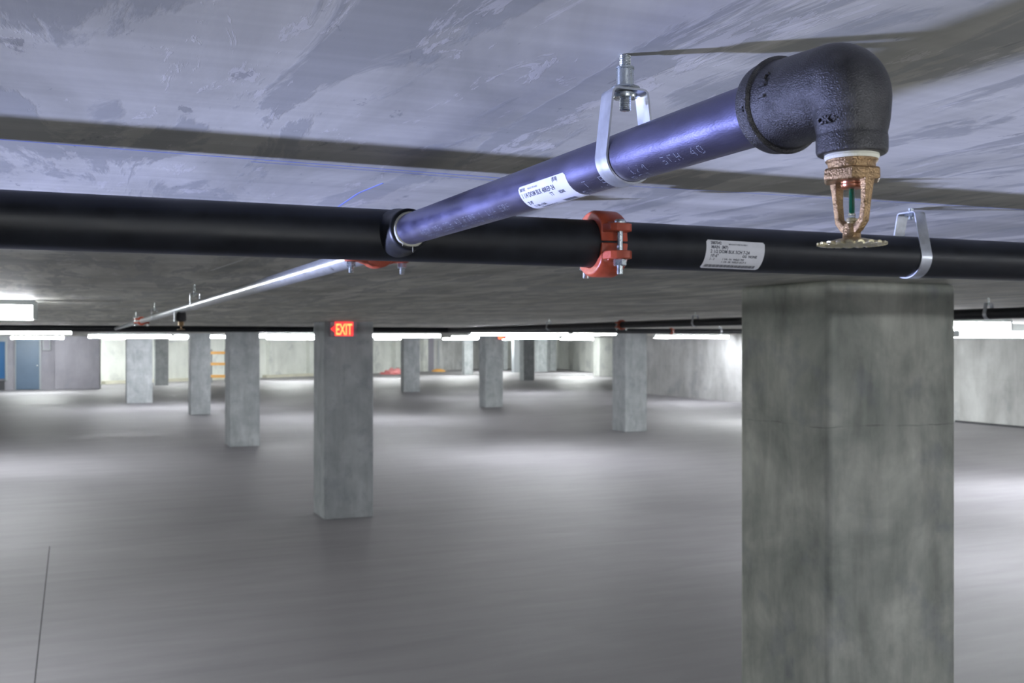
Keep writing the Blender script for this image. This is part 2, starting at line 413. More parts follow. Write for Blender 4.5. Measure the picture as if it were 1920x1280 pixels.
# ------------------------------------------------------------------ far clutter
def quad_frame(x, z): return XY(x, z)
rk = XY(396, 53); rk2 = XY(423, 53)
rack = thing('barrier_rack', 'orange-railed rack seen between two columns in front of the pale back wall', 'rack', (rk[0], rk[1], 0))
dr = (Vector(rk2) - Vector(rk)); dr.normalize()
for h in (0.32, 0.95, 1.52):
    bm = NB(); a = Vector(rk); b_ = Vector(rk2); n_ = Vector((dr.y, -dr.x)) * 0.08
    prism(bm, [a, b_, b_ + n_, a + n_], h - 0.07, h + 0.07); obj('rail', bm, M['orange'], rack, smooth=False)
for q in (rk, rk2):
    bm = NB(); box(bm, (q[0] - 0.05, q[1] - 0.05, 0), (q[0] + 0.05, q[1] + 0.05, 1.7)); obj('post', bm, M['frame_grey'], rack, smooth=False)
# pink sheeting: a crumpled heap
px0 = XY(733, 66.0)
bm = NB(); bmesh.ops.create_icosphere(bm, subdivisions=4, radius=1.0)
rr = random.Random(3)
for v_ in bm.verts:
    c = v_.co; k = 1 + 0.22 * math.sin(c.x * 7 + 1) * math.cos(c.y * 6) + 0.12 * math.sin(c.z * 15 + c.x * 9)
    hx = 0.62 + 0.38 * c.x
    v_.co = Vector((c.x * 0.66 * k, c.y * 0.45 * k, max(0.0, (c.z + 0.05) * 0.52 * hx * k)))
bmesh.ops.remove_doubles(bm, verts=bm.verts[:], dist=0.0008)
o = obj('plastic_sheeting', bm, M['pink'], angle=60); o.location = (px0[0], px0[1], 0); o.rotation_euler.z = -YAW
tag(o, 'crumpled heap of pink plastic sheeting on the floor by the back wall', 'sheeting')
pp = XY(822, 72)
post = thing('stand_post', 'thin dark upright post on an orange foot by the back wall', 'post', (pp[0], pp[1], 0))
bm = NB(); tube(bm, (pp[0], pp[1], 0.1), (pp[0], pp[1], 2.2), 0.07, 12); obj('pole', bm, M['frame_grey'], post)
bm = NB(); ring_lathe(bm, [(0.5, 0), (0.42, 0.12), (0.12, 0.2)], (pp[0], pp[1], 0), (0, 0, 1), 20); obj('foot', bm, M['orange'], post)
dp = XY(967, 70)
bm = NB(); box(bm, (-0.22, -0.2, 0), (0.3, 0.2, CEIL)); o = obj('dark_partition', bm, M['frame_grey'], smooth=False); o.location = (dp[0], dp[1], 0)
tag(o, 'dark purple-grey upright panel left of the far blue-grey column', 'panel')
# ------------------------------------------------------------------ strip lights
def strip(sa, sb, t, label, zb=0.11, group='fluorescent strip lights under the ceiling', strong=False):
    zb = CAMZ + zb; y0, y1 = t - 0.065, t + 0.065; top = CEIL - 0.001
    o = thing('strip_light', label, 'light fixture', ((sa + sb) / 2, t, top), group)
    bm = NB(); box(bm, (sa, y0 - 0.01, zb + 0.082), (sb, y1 + 0.01, top)); obj('housing', bm, M['steel_white'], o, smooth=False)
    bm = NB()
    prof = [(-0.065, 0.082), (-0.062, 0.03), (-0.035, 0.0), (0.035, 0.0), (0.062, 0.03), (0.065, 0.082)]
    lo = [bm.verts.new((sa + 0.012, t + p, zb + q)) for p, q in prof]; hi = [bm.verts.new((sb - 0.012, t + p, zb + q)) for p, q in prof]
    for i in range(5): bm.faces.new((lo[i], lo[i + 1], hi[i + 1], hi[i]))
    bm.faces.new(lo); bm.faces.new(list(reversed(hi))); bm.faces.new((lo[0], lo[5], hi[5], hi[0]))
    obj('lens', bm, M['tube_boost' if (t > 40 or strong) else 'tube'], o, angle=20)
    for s_ in (sa, sb):
        bm = NB(); box(bm, (s_ - 0.012, y0 - 0.012, zb + 0.004), (s_ + 0.012, y1 + 0.012, zb + 0.1)); obj('end_cap', bm, M['steel_white'], o, smooth=False)
    return o
def strip_px(xl, xr, z, label, zb=0.11):
    xm = (xl + xr) / 2; s_, t = XY(xm, z)
    return strip(s_at(xl, t), s_at(xr, t), t, label, zb)
strip_px(-330, 66, 5.75, 'nearest strip light, cut by the left edge of the picture above the others', 0.125)
strip_px(-110, 135, 17.0, 'lower strip light at the left edge, just under the dark pipe', 0.125)
strip_px(165, 322, 32.0, 'long glowing strip light above the brightly lit pale column')
strip_px(326, 424, 33.5, 'strip light showing in two bits around the dark grey column')
strip_px(484, 606, 28.4, 'strip light between the second column and the exit sign column')
strip_px(690, 825, 27.5, 'strip light just right of the exit sign column')
strip_px(845, 899, 38, 'short distant strip light left of the second exit sign')
strip_px(880, 1122, 19.0, 'long strip light crossing above the second exit sign')
strip_px(1070, 1153, 17.5, 'strip light ending at the pale middle distance column')
strip_px(948, 1046, 42, 'distant strip light right of the second exit sign, below the long one')
strip_px(1227, 1365, 35, 'strip light against the right wall, left of the big column')
strip_px(1640, 1885, 10.1, 'strip light poking out right of the big column, the upper one')
strip_px(1790, 2120, 14.0, 'strip light at the right edge, the lower one beside the big column', 0.05)
strip_px(500, 590, 54, 'added distant strip light lighting the recess of the back wall')  # this and the next distant strips are added to brighten the far walls
strip_px(702, 770, 58, 'added distant strip light above the pink sheeting')
strip_px(1052, 1110, 60, 'added distant strip light lighting the pale pier left of the middle distance column')
strip_px(1050, 1112, 67, 'added distant strip light in front of the bright far back wall')
strip_px(830, 895, 62, 'added distant strip light above the thin post')
strip_px(905, 965, 70, 'added very distant strip light beside the second exit sign')
strip_px(192, 234, 48.8, 'added distant strip light just left of the brightly lit column, low over the pier')
strip_px(318, 350, 51, 'added distant strip light in front of the back wall right of the shaded column')
strip_px(20, 120, 42, 'added distant strip light in front of the blue door')
strip_px(-420, -140, 17.0, 'added unseen strip light beyond the left edge of the picture')  # added out of view to brighten the floor on the left
# unseen strips added to brighten the right wall, the columns and the floor
for sa, t in ((-1.6, -5.0), (7.4, -4.5), (12.5, 9.5), (17.6, 11.5), (16.2, 21.4), (18.0, 3.0), (-5.0, 12.4), (4.6, -3.0)):
    strip(sa, sa + 2.4, t, 'added unseen strip light that brightens the garage', strong=sa > 16 or sa == -5.0)

# ------------------------------------------------------------------ far pipes
def long_pipe(p0, p1, r, mat, label, cat='pipe', seg=24):
    bm = NB(); tube(bm, p0, p1, r, seg); return tag(obj('sprinkler_pipe', bm, mat), label, cat)
PZ = CAMZ + 0.151
long_pipe((-15.9, 12.95, PZ), (21.1, 12.95, PZ), 0.0365, M['black_pipe'], 'distant black pipe running across the garage just behind the exit sign column')
long_pipe((4.6, 1.47, PZ), (4.6, 12.9, PZ), 0.030, M['black_pipe'], 'black pipe running away on the right behind the big column')

# ------------------------------------------------------------------ hangers
def hanger(center, axis, R_, zt, wt, sw, label, rod_r=0.0048, detail=True, th=0.0018):
    """teardrop strap hanger; axis is the pipe direction, center lies on the pipe axis"""
    c = Vector(center); ax = Vector(axis).normalized(); lat = Vector((0, 0, 1)).cross(ax).normalized()
    P = lambda a, z: c + lat * a + Vector((0, 0, z))
    o = thing('pipe_hanger', label, 'pipe hanger', (c.x, c.y, CEIL), 'strap hangers on the sprinkler pipes')
    rb = R_ + th * 0.5 + 0.0003; pts = []
    n = 22
    cb = 0.0
    for i in range(n + 1):
        a = PI + PI * i / n; pts.append(P(rb * math.cos(a), cb + rb * math.sin(a)))
    cr = min(0.005, wt * 0.3)
    pts += [P(rb + (wt - rb) * k, (zt - cr) * k) for k in (0.2, 0.5, 0.8, 1.0)]
    for a in (30, 60, 90): pts.append(P(wt - cr + cr * math.cos(math.radians(a)), zt - cr + cr * math.sin(math.radians(a))))
    for a in (90, 120, 150): pts.append(P(-wt + cr + cr * math.cos(math.radians(a)), zt - cr + cr * math.sin(math.radians(a))))
    pts += [P(-(rb + (wt - rb) * k), (zt - cr) * k) for k in (1.0, 0.8, 0.5, 0.2)]
    bm = NB(); sweep_rect(bm, pts, sw, th, ax, closed=True); obj('strap', bm, M['strap'], o, angle=40)
    top = CEIL - c.z
    if detail:
        bm = NB(); threaded(bm, P(0, zt - 0.0165), P(0, top), rod_r, 0.0016, 24); obj('threaded_rod', bm, M['zinc'], o, angle=60)
        bm = NB(); ring_lathe(bm, [(0.0100, 0), (0.0103, 0.0012), (0.0103, 0.0030), (0.0078, 0.0036), (0.0078, 0.0045)], P(0, zt - 0.0062), (0, 0, 1), 28); obj('swivel_nut', bm, M['zinc'], o)
        bm = NB(); ring_lathe(bm, [(0.0120, 0), (0.0126, 0.0008), (0.0120, 0.0020)], P(0, zt + 0.0009), (0, 0, 1), 28); obj('washer', bm, M['zinc'], o)
        bm = NB()                                              # knurled anchor sleeve
        prof = [(0.0066, 0.0029)] + [(0.0072 if i % 2 else 0.0069, 0.0030 + 0.0148 * i / 20) for i in range(21)] + [(0.0078, 0.0182), (0.0078, 0.0196), (0.0060, 0.0200)]
        rows = ring_lathe(bm, prof, P(0, zt), (0, 0, 1), 32)
        for j, row in enumerate(rows[2:-3]):
            for i, v_ in enumerate(row):
                if (i + j) % 2: v_.co += (v_.co - Vector((c.x, c.y, v_.co.z))).normalized() * 0.0003
        obj('anchor_sleeve', bm, M['zinc'], o, angle=50)
    else:
        bm = NB(); tube(bm, P(0, zt - 0.012), P(0, top), rod_r, 12); obj('threaded_rod', bm, M['zinc'], o)
        bm = NB(); hexnut(bm, P(0, zt - 0.007), (0, 0, 1), 0.0105, 0.006); obj('nut', bm, M['zinc'], o)
    return o
BX, BZ, BR = 0.4228, CAMZ + 0.1525, 0.0211       # branch pipe
MY, MZ, MR = 1.42, CAMZ + 0.1510, 0.0365         # main pipe
GX, GZ, GR = 0.47, CAMZ + 0.1510, 0.0167         # galvanised pipe beyond
hanger((BX, 0.752, BZ), (0, 1, 0), BR, 0.0555, 0.0165, 0.0195, 'galvanised strap hanger holding the near bluish pipe, with knurled anchor')
hanger((1.382, MY, MZ), (1, 0, 0), MR, 0.079, 0.021, 0.024, 'galvanised strap hanger round the black main pipe at right', detail=False)
hanger((GX, 4.47, GZ), (0, 1, 0), GR, 0.050, 0.020, 0.018, 'small bright strap hanger on the galvanised pipe', 0.004, False)
hanger((GX, 6.75, GZ), (0, 1, 0), GR, 0.050, 0.018, 0.018, 'strap hanger on the galvanised pipe just before its red coupling', 0.004, False)
hanger((GX, 8.75, GZ), (0, 1, 0), GR, 0.050, 0.018, 0.018, 'farthest strap hanger on the galvanised pipe, beyond its red coupling', 0.004, False)
for t_, lab in ((4.16, 'hanger on the black pipe seen at the right edge, right of the big column'), (7.04, 'hanger on the black pipe just left of the big column'), (9.8, 'farther hanger on the receding black pipe, above the long strip light')):
    hanger((4.6, t_, PZ), (0, 1, 0), 0.030, 0.058, 0.02, 0.024, lab, 0.005, False)
hanger((8.9, 12.95, PZ), (1, 0, 0), 0.0365, 0.062, 0.022, 0.024, 'hanger on the distant cross pipe, left of the big column', 0.005, False)

# ------------------------------------------------------------------ grooved couplings
def coupling(center, axis, R_, ro, hw, bolt_off, label, gap=0.0145, pad=0.012):
    c = Vector(center); ax = Vector(axis).normalized(); lat = Vector((0, 0, 1)).cross(ax).normalized()
    T = Matrix((( lat.x, ax.x, 0, c.x), (lat.y, ax.y, 0, c.y), (lat.z, ax.z, 1, c.z), (0, 0, 0, 1)))
    o = thing('pipe_coupling', label, 'pipe coupling', c, 'red grooved couplings on the sprinkler pipes')
    n = 26
    for sg, nm in ((1, 'upper_housing'), (-1, 'lower_housing')):
        bm = NB(); rows = []
        prof = [(R_ + 0.0005, -hw), (ro * 0.93, -hw), (ro, -hw * 0.72), (ro, hw * 0.72), (ro * 0.93, hw), (R_ + 0.0005, hw)]
        a0 = math.asin(min(0.9, 0.002 / ro))
        for i in range(n + 1):
            a = a0 + (PI - 2 * a0) * i / n
            k_ = min(1.0, max(0.0, (math.sin(a) - 0.28) / 0.35)); k_ = k_ * k_ * (3 - 2 * k_)      # waisted between the bolt pads
            rows.append([bm.verts.new(T @ Vector(((R_ + (r - R_) * (0.35 + 0.65 * k_)) * math.cos(a), h, sg * (R_ + (r - R_) * (0.35 + 0.65 * k_)) * math.sin(a)))) for r, h in prof])
        for p, q in zip(rows, rows[1:]):
            for k in range(6): bm.faces.new((p[k], p[(k + 1) % 6], q[(k + 1) % 6], q[k]))
        bm.faces.new(rows[0]); bm.faces.new(list(reversed(rows[-1])))
        for sd_ in (-1, 1):                                     # bolt pads with a rounded outer end
            pts = []
            x_in, x_out = R_ * 0.985, bolt_off + pad * 0.35
            for (X, Y) in ((x_in, -hw * 0.95), (x_out, -hw * 0.8), (x_out + pad * 0.55, -hw * 0.5), (x_out + pad * 0.7, 0), (x_out + pad * 0.55, hw * 0.5), (x_out, hw * 0.8), (x_in, hw * 0.95)):
                pts.append((sd_ * X, Y))
            zs = sorted((sg * gap, sg * (gap + pad)))
            lo = [bm.verts.new(T @ Vector((X, Y, zs[0]))) for X, Y in pts]; hi = [bm.verts.new(T @ Vector((X, Y, zs[1]))) for X, Y in pts]
            m_ = len(pts); bm.faces.new(lo); bm.faces.new(hi)
            for i in range(m_): bm.faces.new((lo[i], lo[(i + 1) % m_], hi[(i + 1) % m_], hi[i]))
            # web that carries the pad into the ring
            ro2 = ro * 0.97
            za = sg * (gap + pad * 0.5); zb_ = sg * ro2 * 0.86
            wv = [(sd_ * math.sqrt(max(0.0001, R_ * R_ - za * za * 0.2)), za), (sd_ * (bolt_off - pad * 0.1), za), (sd_ * ro2 * 0.80, sg * (gap + pad) * 1.18), (sd_ * ro2 * 0.45, zb_), (sd_ * R_ * 0.5, sg * R_ * 0.87)]
            f0 = [bm.verts.new(T @ Vector((X, -hw * 0.62, Z))) for X, Z in wv]; f1 = [bm.verts.new(T @ Vector((X, hw * 0.62, Z))) for X, Z in wv]
            bm.faces.new(f0); bm.faces.new(f1)
            for i in range(5): bm.faces.new((f0[i], f0[(i + 1) % 5], f1[(i + 1) % 5], f1[i]))
        obj(nm, bm, M['red_iron'], o, angle=32, bevel=0.0012)
    for sd_ in (-1, 1):
        bb = c + lat * (sd_ * bolt_off); zz = Vector((0, 0, 1)); k = pad / 0.012
        bm = NB(); tube(bm, bb - zz * (gap + pad + 0.023 * k), bb + zz * (gap + pad + 0.002), 0.0046 * k, 20)
        ring_lathe(bm, [(0.0095 * k, 0), (0.0095 * k, 0.003 * k), (0.006 * k, 0.0062 * k)], bb + zz * (gap + pad), zz, 20)
        bo = obj('bolt', bm, M['zinc'], o)
        bm = NB(); hexnut(bm, bb - zz * (gap + pad + 0.0108 * k), zz, 0.0100 * k, 0.0105 * k, 0.3); obj('nut', bm, M['zinc'], o, angle=25)
    return o
coupling((0.758, MY, MZ), (1, 0, 0), MR, 0.0515, 0.0225, 0.0560, 'rust-red bolted coupling on the black main pipe, left of its white label')
coupling((GX, 1.68, GZ), (0, 1, 0), GR, 0.0285, 0.019, 0.0440, 'red coupling half hidden behind the main pipe, its bolts poking out below', 0.008, 0.010)
coupling((GX, 8.05, GZ), (0, 1, 0), GR, 0.032, 0.022, 0.045, 'tiny distant red coupling on the galvanised pipe', 0.008, 0.010)
coupling((8.05, 12.95, PZ), (1, 0, 0), 0.0365, 0.05, 0.0225, 0.056, 'distant red coupling on the cross pipe above the right strip light')
coupling((4.6, 8.25, PZ), (0, 1, 0), 0.030, 0.045, 0.0225, 0.050, 'distant red coupling on the receding black pipe at right')

# ------------------------------------------------------------------ text and marks wrapped on a pipe
def text_mesh(body, size, bold=0.0, sx=1.0):
    cu = bpy.data.curves.new('t', 'FONT'); cu.body = body; cu.size = size; cu.resolution_u = 2; cu.offset = bold
    tmp = bpy.data.objects.new('t', cu); C.objects.link(tmp)
    bpy.context.view_layer.update()
    me = bpy.data.meshes.new_from_object(tmp.evaluated_get(bpy.context.evaluated_depsgraph_get()))
    vs = [(v.co.x * sx, v.co.y) for v in me.vertices]; fs = [tuple(p.vertices) for p in me.polygons]
    bpy.data.objects.remove(tmp); bpy.data.curves.remove(cu); bpy.data.meshes.remove(me)
    return vs, fs
def wrapper(axis_pt, e, c, R_, a_top, tilt=0.0):
    o = Vector(axis_pt); e = Vector(e); c = Vector(c); ct, st = math.cos(tilt), math.sin(tilt)
    def f(u, v, h):
        u, v = u * ct - v * st, u * st + v * ct
        a = a_top - v / R_
        return o + e * u + (c * math.cos(a) + Vector((0, 0, 1)) * math.sin(a)) * (R_ + h)
    return f
def wrap_text(bm, body, u, v, size, f, h, bold=0.0, sx=1.0):
    vs, fs = text_mesh(body, size, bold, sx)
    ve = [bm.verts.new(f(u + x, v + y, h)) for x, y in vs]
    for p in fs:
        try: bm.faces.new([ve[i] for i in p])
        except ValueError: pass
def wrap_quad(bm, u0, u1, v0, v1, f, h, nv=1):
    prev = None
    for i in range(nv + 1):
        v = v0 + (v1 - v0) * i / nv
        row = (bm.verts.new(f(u0, v, h)), bm.verts.new(f(u1, v, h)))
        if prev: bm.faces.new((prev[0], prev[1], row[1], row[0]))
        prev = row
def sticker(bm, W_, H_, f, r=0.004, h=0.00035):
    """rounded-corner paper label, bent round the pipe, with a little thickness"""
    nx, ny = 24, 16; g0 = []
    for j in range(ny + 1):
        row = []
        v = -H_ * j / ny
        d = min(-v, H_ + v); ins = r - math.sqrt(max(0, r * r - (r - d) ** 2)) if d < r else 0
        for i in range(nx + 1):
            u = ins + (W_ - 2 * ins) * i / nx
            row.append((bm.verts.new(f(u, v, h)), bm.verts.new(f(u, v, 0.00002))))
        g0.append(row)
    for j in range(ny):
        for i in range(nx):
            a, b_, c_, d_ = g0[j][i], g0[j][i + 1], g0[j + 1][i + 1], g0[j + 1][i]
            bm.faces.new((a[0], d_[0], c_[0], b_[0]))
            if j in (0,) : pass
    for i in range(nx):
        bm.faces.new((g0[0][i][0], g0[0][i + 1][0], g0[0][i + 1][1], g0[0][i][1]))
        bm.faces.new((g0[ny][i + 1][0], g0[ny][i][0], g0[ny][i][1], g0[ny][i + 1][1]))
    for j in range(ny):
        bm.faces.new((g0[j + 1][0][0], g0[j][0][0], g0[j][0][1], g0[j + 1][0][1]))
        bm.faces.new((g0[j][nx][0], g0[j + 1][nx][0], g0[j + 1][nx][1], g0[j][nx][1]))
DOT = {'A': '01110 10001 10001 11111 10001 10001 10001', 'S': '01111 10000 10000 01110 00001 00001 11110', 'T': '11111 00100 00100 00100 00100 00100 00100',
       'M': '10001 11011 10101 10101 10001 10001 10001', '5': '11111 10000 11110 00001 00001 10001 01110', '3': '11110 00001 00001 01110 00001 00001 11110',
       '1': '00100 01100 00100 00100 00100 00100 01110', '4': '00010 00110 01010 10010 11111 00010 00010', '/': '00001 00001 00010 00100 01000 10000 10000',
       'C': '01111 10000 10000 10000 10000 10000 01111', 'H': '10001 10001 10001 11111 10001 10001 10001', '0': '01110 10001 10001 10001 10001 10001 01110',
       'E': '11111 10000 10000 11110 10000 10000 11111', 'P': '11110 10001 10001 11110 10000 10000 10000', 'I': '01110 00100 00100 00100 00100 00100 01110',
       'N': '10001 11001 10101 10101 10011 10001 10001', 'U': '10001 10001 10001 10001 10001 10001 01110', 'L': '10000 10000 10000 10000 10000 10000 11111',
       'F': '11111 10000 10000 11110 10000 10000 10000', 'R': '11110 10001 10001 11110 10100 10010 10001', ' ': '00000 00000 00000 00000 00000 00000 00000'}
def dots(bm, body, u, v, cell, f, h, cw=6.6, seed=1):
    r_ = random.Random(seed)
    for ch in body:
        for j, row in enumerate(DOT[ch].split()):
            for i, b_ in enumerate(row):
                if b_ == '1' and r_.random() < 0.8:
                    x, y = u + i * cell + r_.uniform(-.1, .1) * cell, v - j * cell
                    wrap_quad(bm, x - cell * 0.30, x + cell * 0.30, y - cell * 0.19, y + cell * 0.19, f, h)
        u += cell * cw

# ------------------------------------------------------------------ the near branch pipe
T0, T1 = 0.5445, 1.372
bp_ = thing('branch_pipe', 'near bluish-black pipe with a white label, reaching toward the camera to the elbow', 'pipe', (BX, (T0 + T1) / 2, BZ))
bm = NB(); ring_lathe(bm, [(BR * 0.9, 0), (BR, 0.002)] + [(BR, 0.002 + (T1 - T0 - 0.002) * i / 40) for i in range(1, 41)], (BX, T0, BZ), (0, 1, 0), 64)
obj('pipe_body', bm, M['blue_pipe'], bp_)
fs_ = wrapper((BX, 0.927, BZ), (0, -1, 0), (1, 0, 0), BR, math.radians(186))
bm = NB(); sticker(bm, 0.104, 0.036, fs_); lab = obj('paper_label', bm, M['paper'], bp_)
bm = NB(); H = 0.00060
for body, u, v, sz, bo, sx in (
        ('3887042', 0.0035, -0.0050, 0.0044, 0.00006, 0.80), ('MANUFACTURED IN AREA 1', 0.0215, -0.0046, 0.0025, 0.0, 0.72), ('(B18)', 0.076, -0.0046, 0.0052, 0.00006, 0.95),
        ('1 1/4 DOM BLK 40REP-24', 0.0035, -0.0118, 0.0068, 0.00010, 0.98), ('TT', 0.060, -0.0175, 0.0058, 0.00008, 1.0), ('NONE', 0.078, -0.0175, 0.0050, 0.00008, 0.8),
        ('2\'-9"', 0.0055, -0.0205, 0.0060, 0.0001, 1.0), ('1 1/4 x 3/4', 0.0095, -0.0263, 0.0058, 0.0001, 0.95), ('FIN SURFRES. OK', 0.0145, -0.0315, 0.0046, 0.00006, 1.0)):
    wrap_text(bm, body, u, v, sz, fs_, H, bo, sx)
u = 0.066
for i in range(22):
    wd = 0.0004 + 0.0006 * ((i * 7) % 3) / 2; wrap_quad(bm, u, u + wd, -0.0318, -0.0262, fs_, H, 3); u += wd + 0.00045
obj('printed_text', bm, M['ink'], lab, smooth=False)
# dotted stencil lines along the underside of the pipe
bm = NB()
fd = wrapper((BX, 0.85, BZ), (0, -1, 0), (1, 0, 0), BR, math.radians(228))
dots(bm, 'A53  T  EST  1/4  SCH 40', 0.0, 0.002, 0.00115, fd, 0.00012, 8.6, 3)
obj('stencil_marks', bm, M['stencil'], bp_, smooth=False); bm = NB()
dots(bm, 'TEST 1200 PSI'.replace('2', '1'), 0.012, -0.0085, 0.00115, fd, 0.00012, 9.5, 4)
obj('stencil_marks', bm, M['stencil'], bp_, smooth=False); bm = NB()
fd2 = wrapper((BX, 1.25, BZ), (0, -1, 0), (1, 0, 0), BR, math.radians(222))
dots(bm, 'ASTM A53 SCH 40 PIPE 1 1/4 ERF', 0.0, 0.002, 0.00115, fd2, 0.00012, 8.4, 5)
obj('stencil_marks', bm, M['stencil'], bp_, smooth=False); bm = NB()
dots(bm, 'STEEL TEST 100 ASTM A53 1', 0.01, -0.0085, 0.00115, fd2, 0.00012, 8.8, 6)
obj('stencil_marks', bm, M['stencil'], bp_, smooth=False)
bm = NB()                                                       # exposed threads at both ends
threaded(bm, (BX, T0 + 0.0, BZ), (BX, T0 + 0.0165, BZ), BR + 0.0006, 0.0022, 48)
obj('pipe_thread', bm, M['blue_pipe'], bp_)
bm = NB()                                                       # squeezed-out sealant with drips
seg = 56; rows = []
r_ = random.Random(5)
for k, (rr_, hh) in enumerate(((BR, -0.0058), (BR + 0.0016, -0.0050), (BR + 0.0028, -0.0026), (BR + 0.0028, 0.0012), (BR + 0.0008, 0.0024))):
    row = []
    for i in range(seg):
        a = 2 * PI * i / seg; q = rr_ + (0.0009 * max(0, math.sin(a * 5 + 1)) * max(0.0, -math.sin(a)) if k in (1, 2, 3) else 0)
        row.append(bm.verts.new((BX + q * math.cos(a), 1.3450 + hh + 0.0006 * math.sin(a * 3), BZ + q * math.sin(a))))
    rows.append(row)
for p, q in zip(rows, rows[1:]):
    for i in range(seg): bm.faces.new((p[i], p[(i + 1) % seg], q[(i + 1) % seg], q[i]))
for (a, L_) in ((-1.45, 0.010), (-2.1, 0.0045), (-1.1, 0.003)):
    b0 = Vector((BX + (BR + .001) * math.cos(a), 1.3415, BZ + (BR + .001) * math.sin(a)))
    ring_lathe(bm, [(0.0007, 0), (0.0004, L_ * 0.7), (0.00015, L_)], b0, (-0.15 if a < -2 else 0.02, 0, -1), 8)
obj('thread_sealant', bm, M['sealant'], bp_)

# ------------------------------------------------------------------ the main pipe
mp_ = thing('main_pipe', 'thick black main pipe crossing the whole picture under the ceiling', 'pipe', (0.5, MY, MZ))
bm = NB(); ring_lathe(bm, [(MR, 0.4 * i) for i in range(0, 25)], (-4.5, MY, MZ), (1, 0, 0), 72); obj('pipe_body', bm, M['black_pipe'], mp_)
bm = NB()                                                       # welded outlet into which the branch pipe screws
ring_lathe(bm, [(0.0215, -0.001), (0.0262, 0.0), (0.0282, 0.002), (0.0290, 0.007), (0.0290, 0.022), (0.0305, 0.034), (0.034, 0.050), (0.034, 0.062)], (BX, 1.343, BZ), (0, 1, 0), 56)
obj('weld_outlet', bm, M['black_pipe'], mp_, angle=50)
fm = wrapper((0.9250, MY, MZ), (1, 0, 0), (0, 1, 0), MR, math.radians(163), -0.012)
bm = NB(); sticker(bm, 0.112, 0.0510, fm, 0.003); lab = obj('paper_label', bm, M['paper'], mp_)
bm = NB()
for body, u, v, sz, bo, sx in (
        ('3887042', 0.008, -0.0070, 0.0068, 0.00015, 0.85), ('MANUFACTURED IN AREA 1', 0.042, -0.0072, 0.0034, 0.00006, 0.85), ('MAIN  (M7)', 0.009, -0.0136, 0.0070, 0.0002, 0.92),
        ('2 1/2 DOM BLK SCH 7-24', 0.008, -0.0205, 0.0072, 0.0002, 0.95), ('10\'-6"', 0.009, -0.0270, 0.0068, 0.0002, 0.95), ('GG  NONE', 0.070, -0.0262, 0.0058, 0.0002, 1.0),
        ('2 - 2', 0.009, -0.0322, 0.0050, 0.0001, 1.0), ('1 1/4 - IN  WELD TEE', 0.033, -0.0318, 0.0046, 0.0001, 1.0), ('1 1/4 - IN  WELD OUT 2', 0.033, -0.0368, 0.0046, 0.0001, 1.0)):
    wrap_text(bm, body, u, v, sz, fm, H, bo, sx)
u = 0.005
for i in range(56):
    wd = 0.0005 + 0.0009 * ((i * 5) % 4) / 3; wrap_quad(bm, u, u + wd, -0.0472, -0.0410, fm, H, 3); u += wd + 0.0008
    if u > 0.105: break
obj('printed_text', bm, M['ink'], lab, smooth=False)

# ------------------------------------------------------------------ galvanised pipe behind
bm = NB(); ring_lathe(bm, [(GR, 0.5 * i) for i in range(0, 23)] + [(GR, 11.46)], (GX, MY + 0.033, GZ), (0, 1, 0), 40)
tag(obj('galvanised_pipe', bm, M['galv']), 'bright galvanised pipe running away to the left behind the black main pipe', 'pipe')
# upright black tee with a hanging sprinkler, farther along
hx, hy = GX, 5.05
sp2 = thing('sprinkler_drop', 'small dark sprinkler hanging below the distant galvanised pipe', 'sprinkler', (hx, hy, GZ))
bm = NB(); ring_lathe(bm, [(0.015, 0), (0.022, -0.006), (0.024, -0.024), (0.024, -0.040), (0.017, -0.046)], (hx, hy, GZ - 0.012), (0, 0, 1), 24); obj('tee_outlet', bm, M['cast'], sp2)
bm = NB(); ring_lathe(bm, [(0.013, 0), (0.012, -0.018), (0.004, -0.024), (0.004, -0.034), (0.018, -0.036), (0.018, -0.038)], (hx, hy, GZ - 0.058), (0, 0, 1), 20); obj('sprinkler_body', bm, M['bronze'], sp2)
bm = NB(); box(bm, (hx - 0.032, hy - 0.008, GZ - 0.058), (hx - 0.028, hy + 0.008, GZ - 0.01)); obj('clip', bm, M['strap'], sp2, smooth=False)

# ------------------------------------------------------------------ cast elbow
EY = 0.481
el = thing('pipe_elbow', 'black cast-iron elbow turning the near pipe down to the sprinkler', 'pipe fitting', (BX, EY, BZ))
bm = NB()
Zr = lambda z: CAMZ + z
ring_lathe(bm, [(0.0275, 0), (0.0280, 0.0), (0.0298, 0.0015), (0.0302, 0.0045), (0.0300, 0.013), (0.0288, 0.0165), (0.0282, 0.020), (0.0275, 0.040), (0.0264, 0.064)][1:], (BX, 0.5570, BZ), (0, -1, 0), 64)
a_, u_, v_d = frame((0, -1, 0))
# raised bead round the inlet band
seg, ms = 64, 12; rows = []
for i in range(seg):
    a = 2 * PI * i / seg
    rows.append([bm.verts.new((BX + (0.0300 + 0.0018 * math.cos(b_ * 2 * PI / ms)) * math.cos(a), 0.5435 + 0.0018 * math.sin(b_ * 2 * PI / ms), BZ + (0.0300 + 0.0018 * math.cos(b_ * 2 * PI / ms)) * math.sin(a))) for b_ in range(ms)])
for i in range(seg):
    for k in range(ms): bm.faces.new((rows[i][k], rows[(i + 1) % seg][k], rows[(i + 1) % seg][(k + 1) % ms], rows[i][(k + 1) % ms]))
for i in range(15):                                              # the bend: a chain of merging balls, fused below
    q = i / 14.0; aa = q * PI / 2
    sph = bmesh.ops.create_uvsphere(bm, u_segments=40, v_segments=24, radius=0.0264 - 0.0042 * q)
    for v_ in sph['verts']: v_.co += Vector((BX, 0.4950 - 0.0140 * math.sin(aa), Zr(0.1385 + 0.0140 * math.cos(aa))))
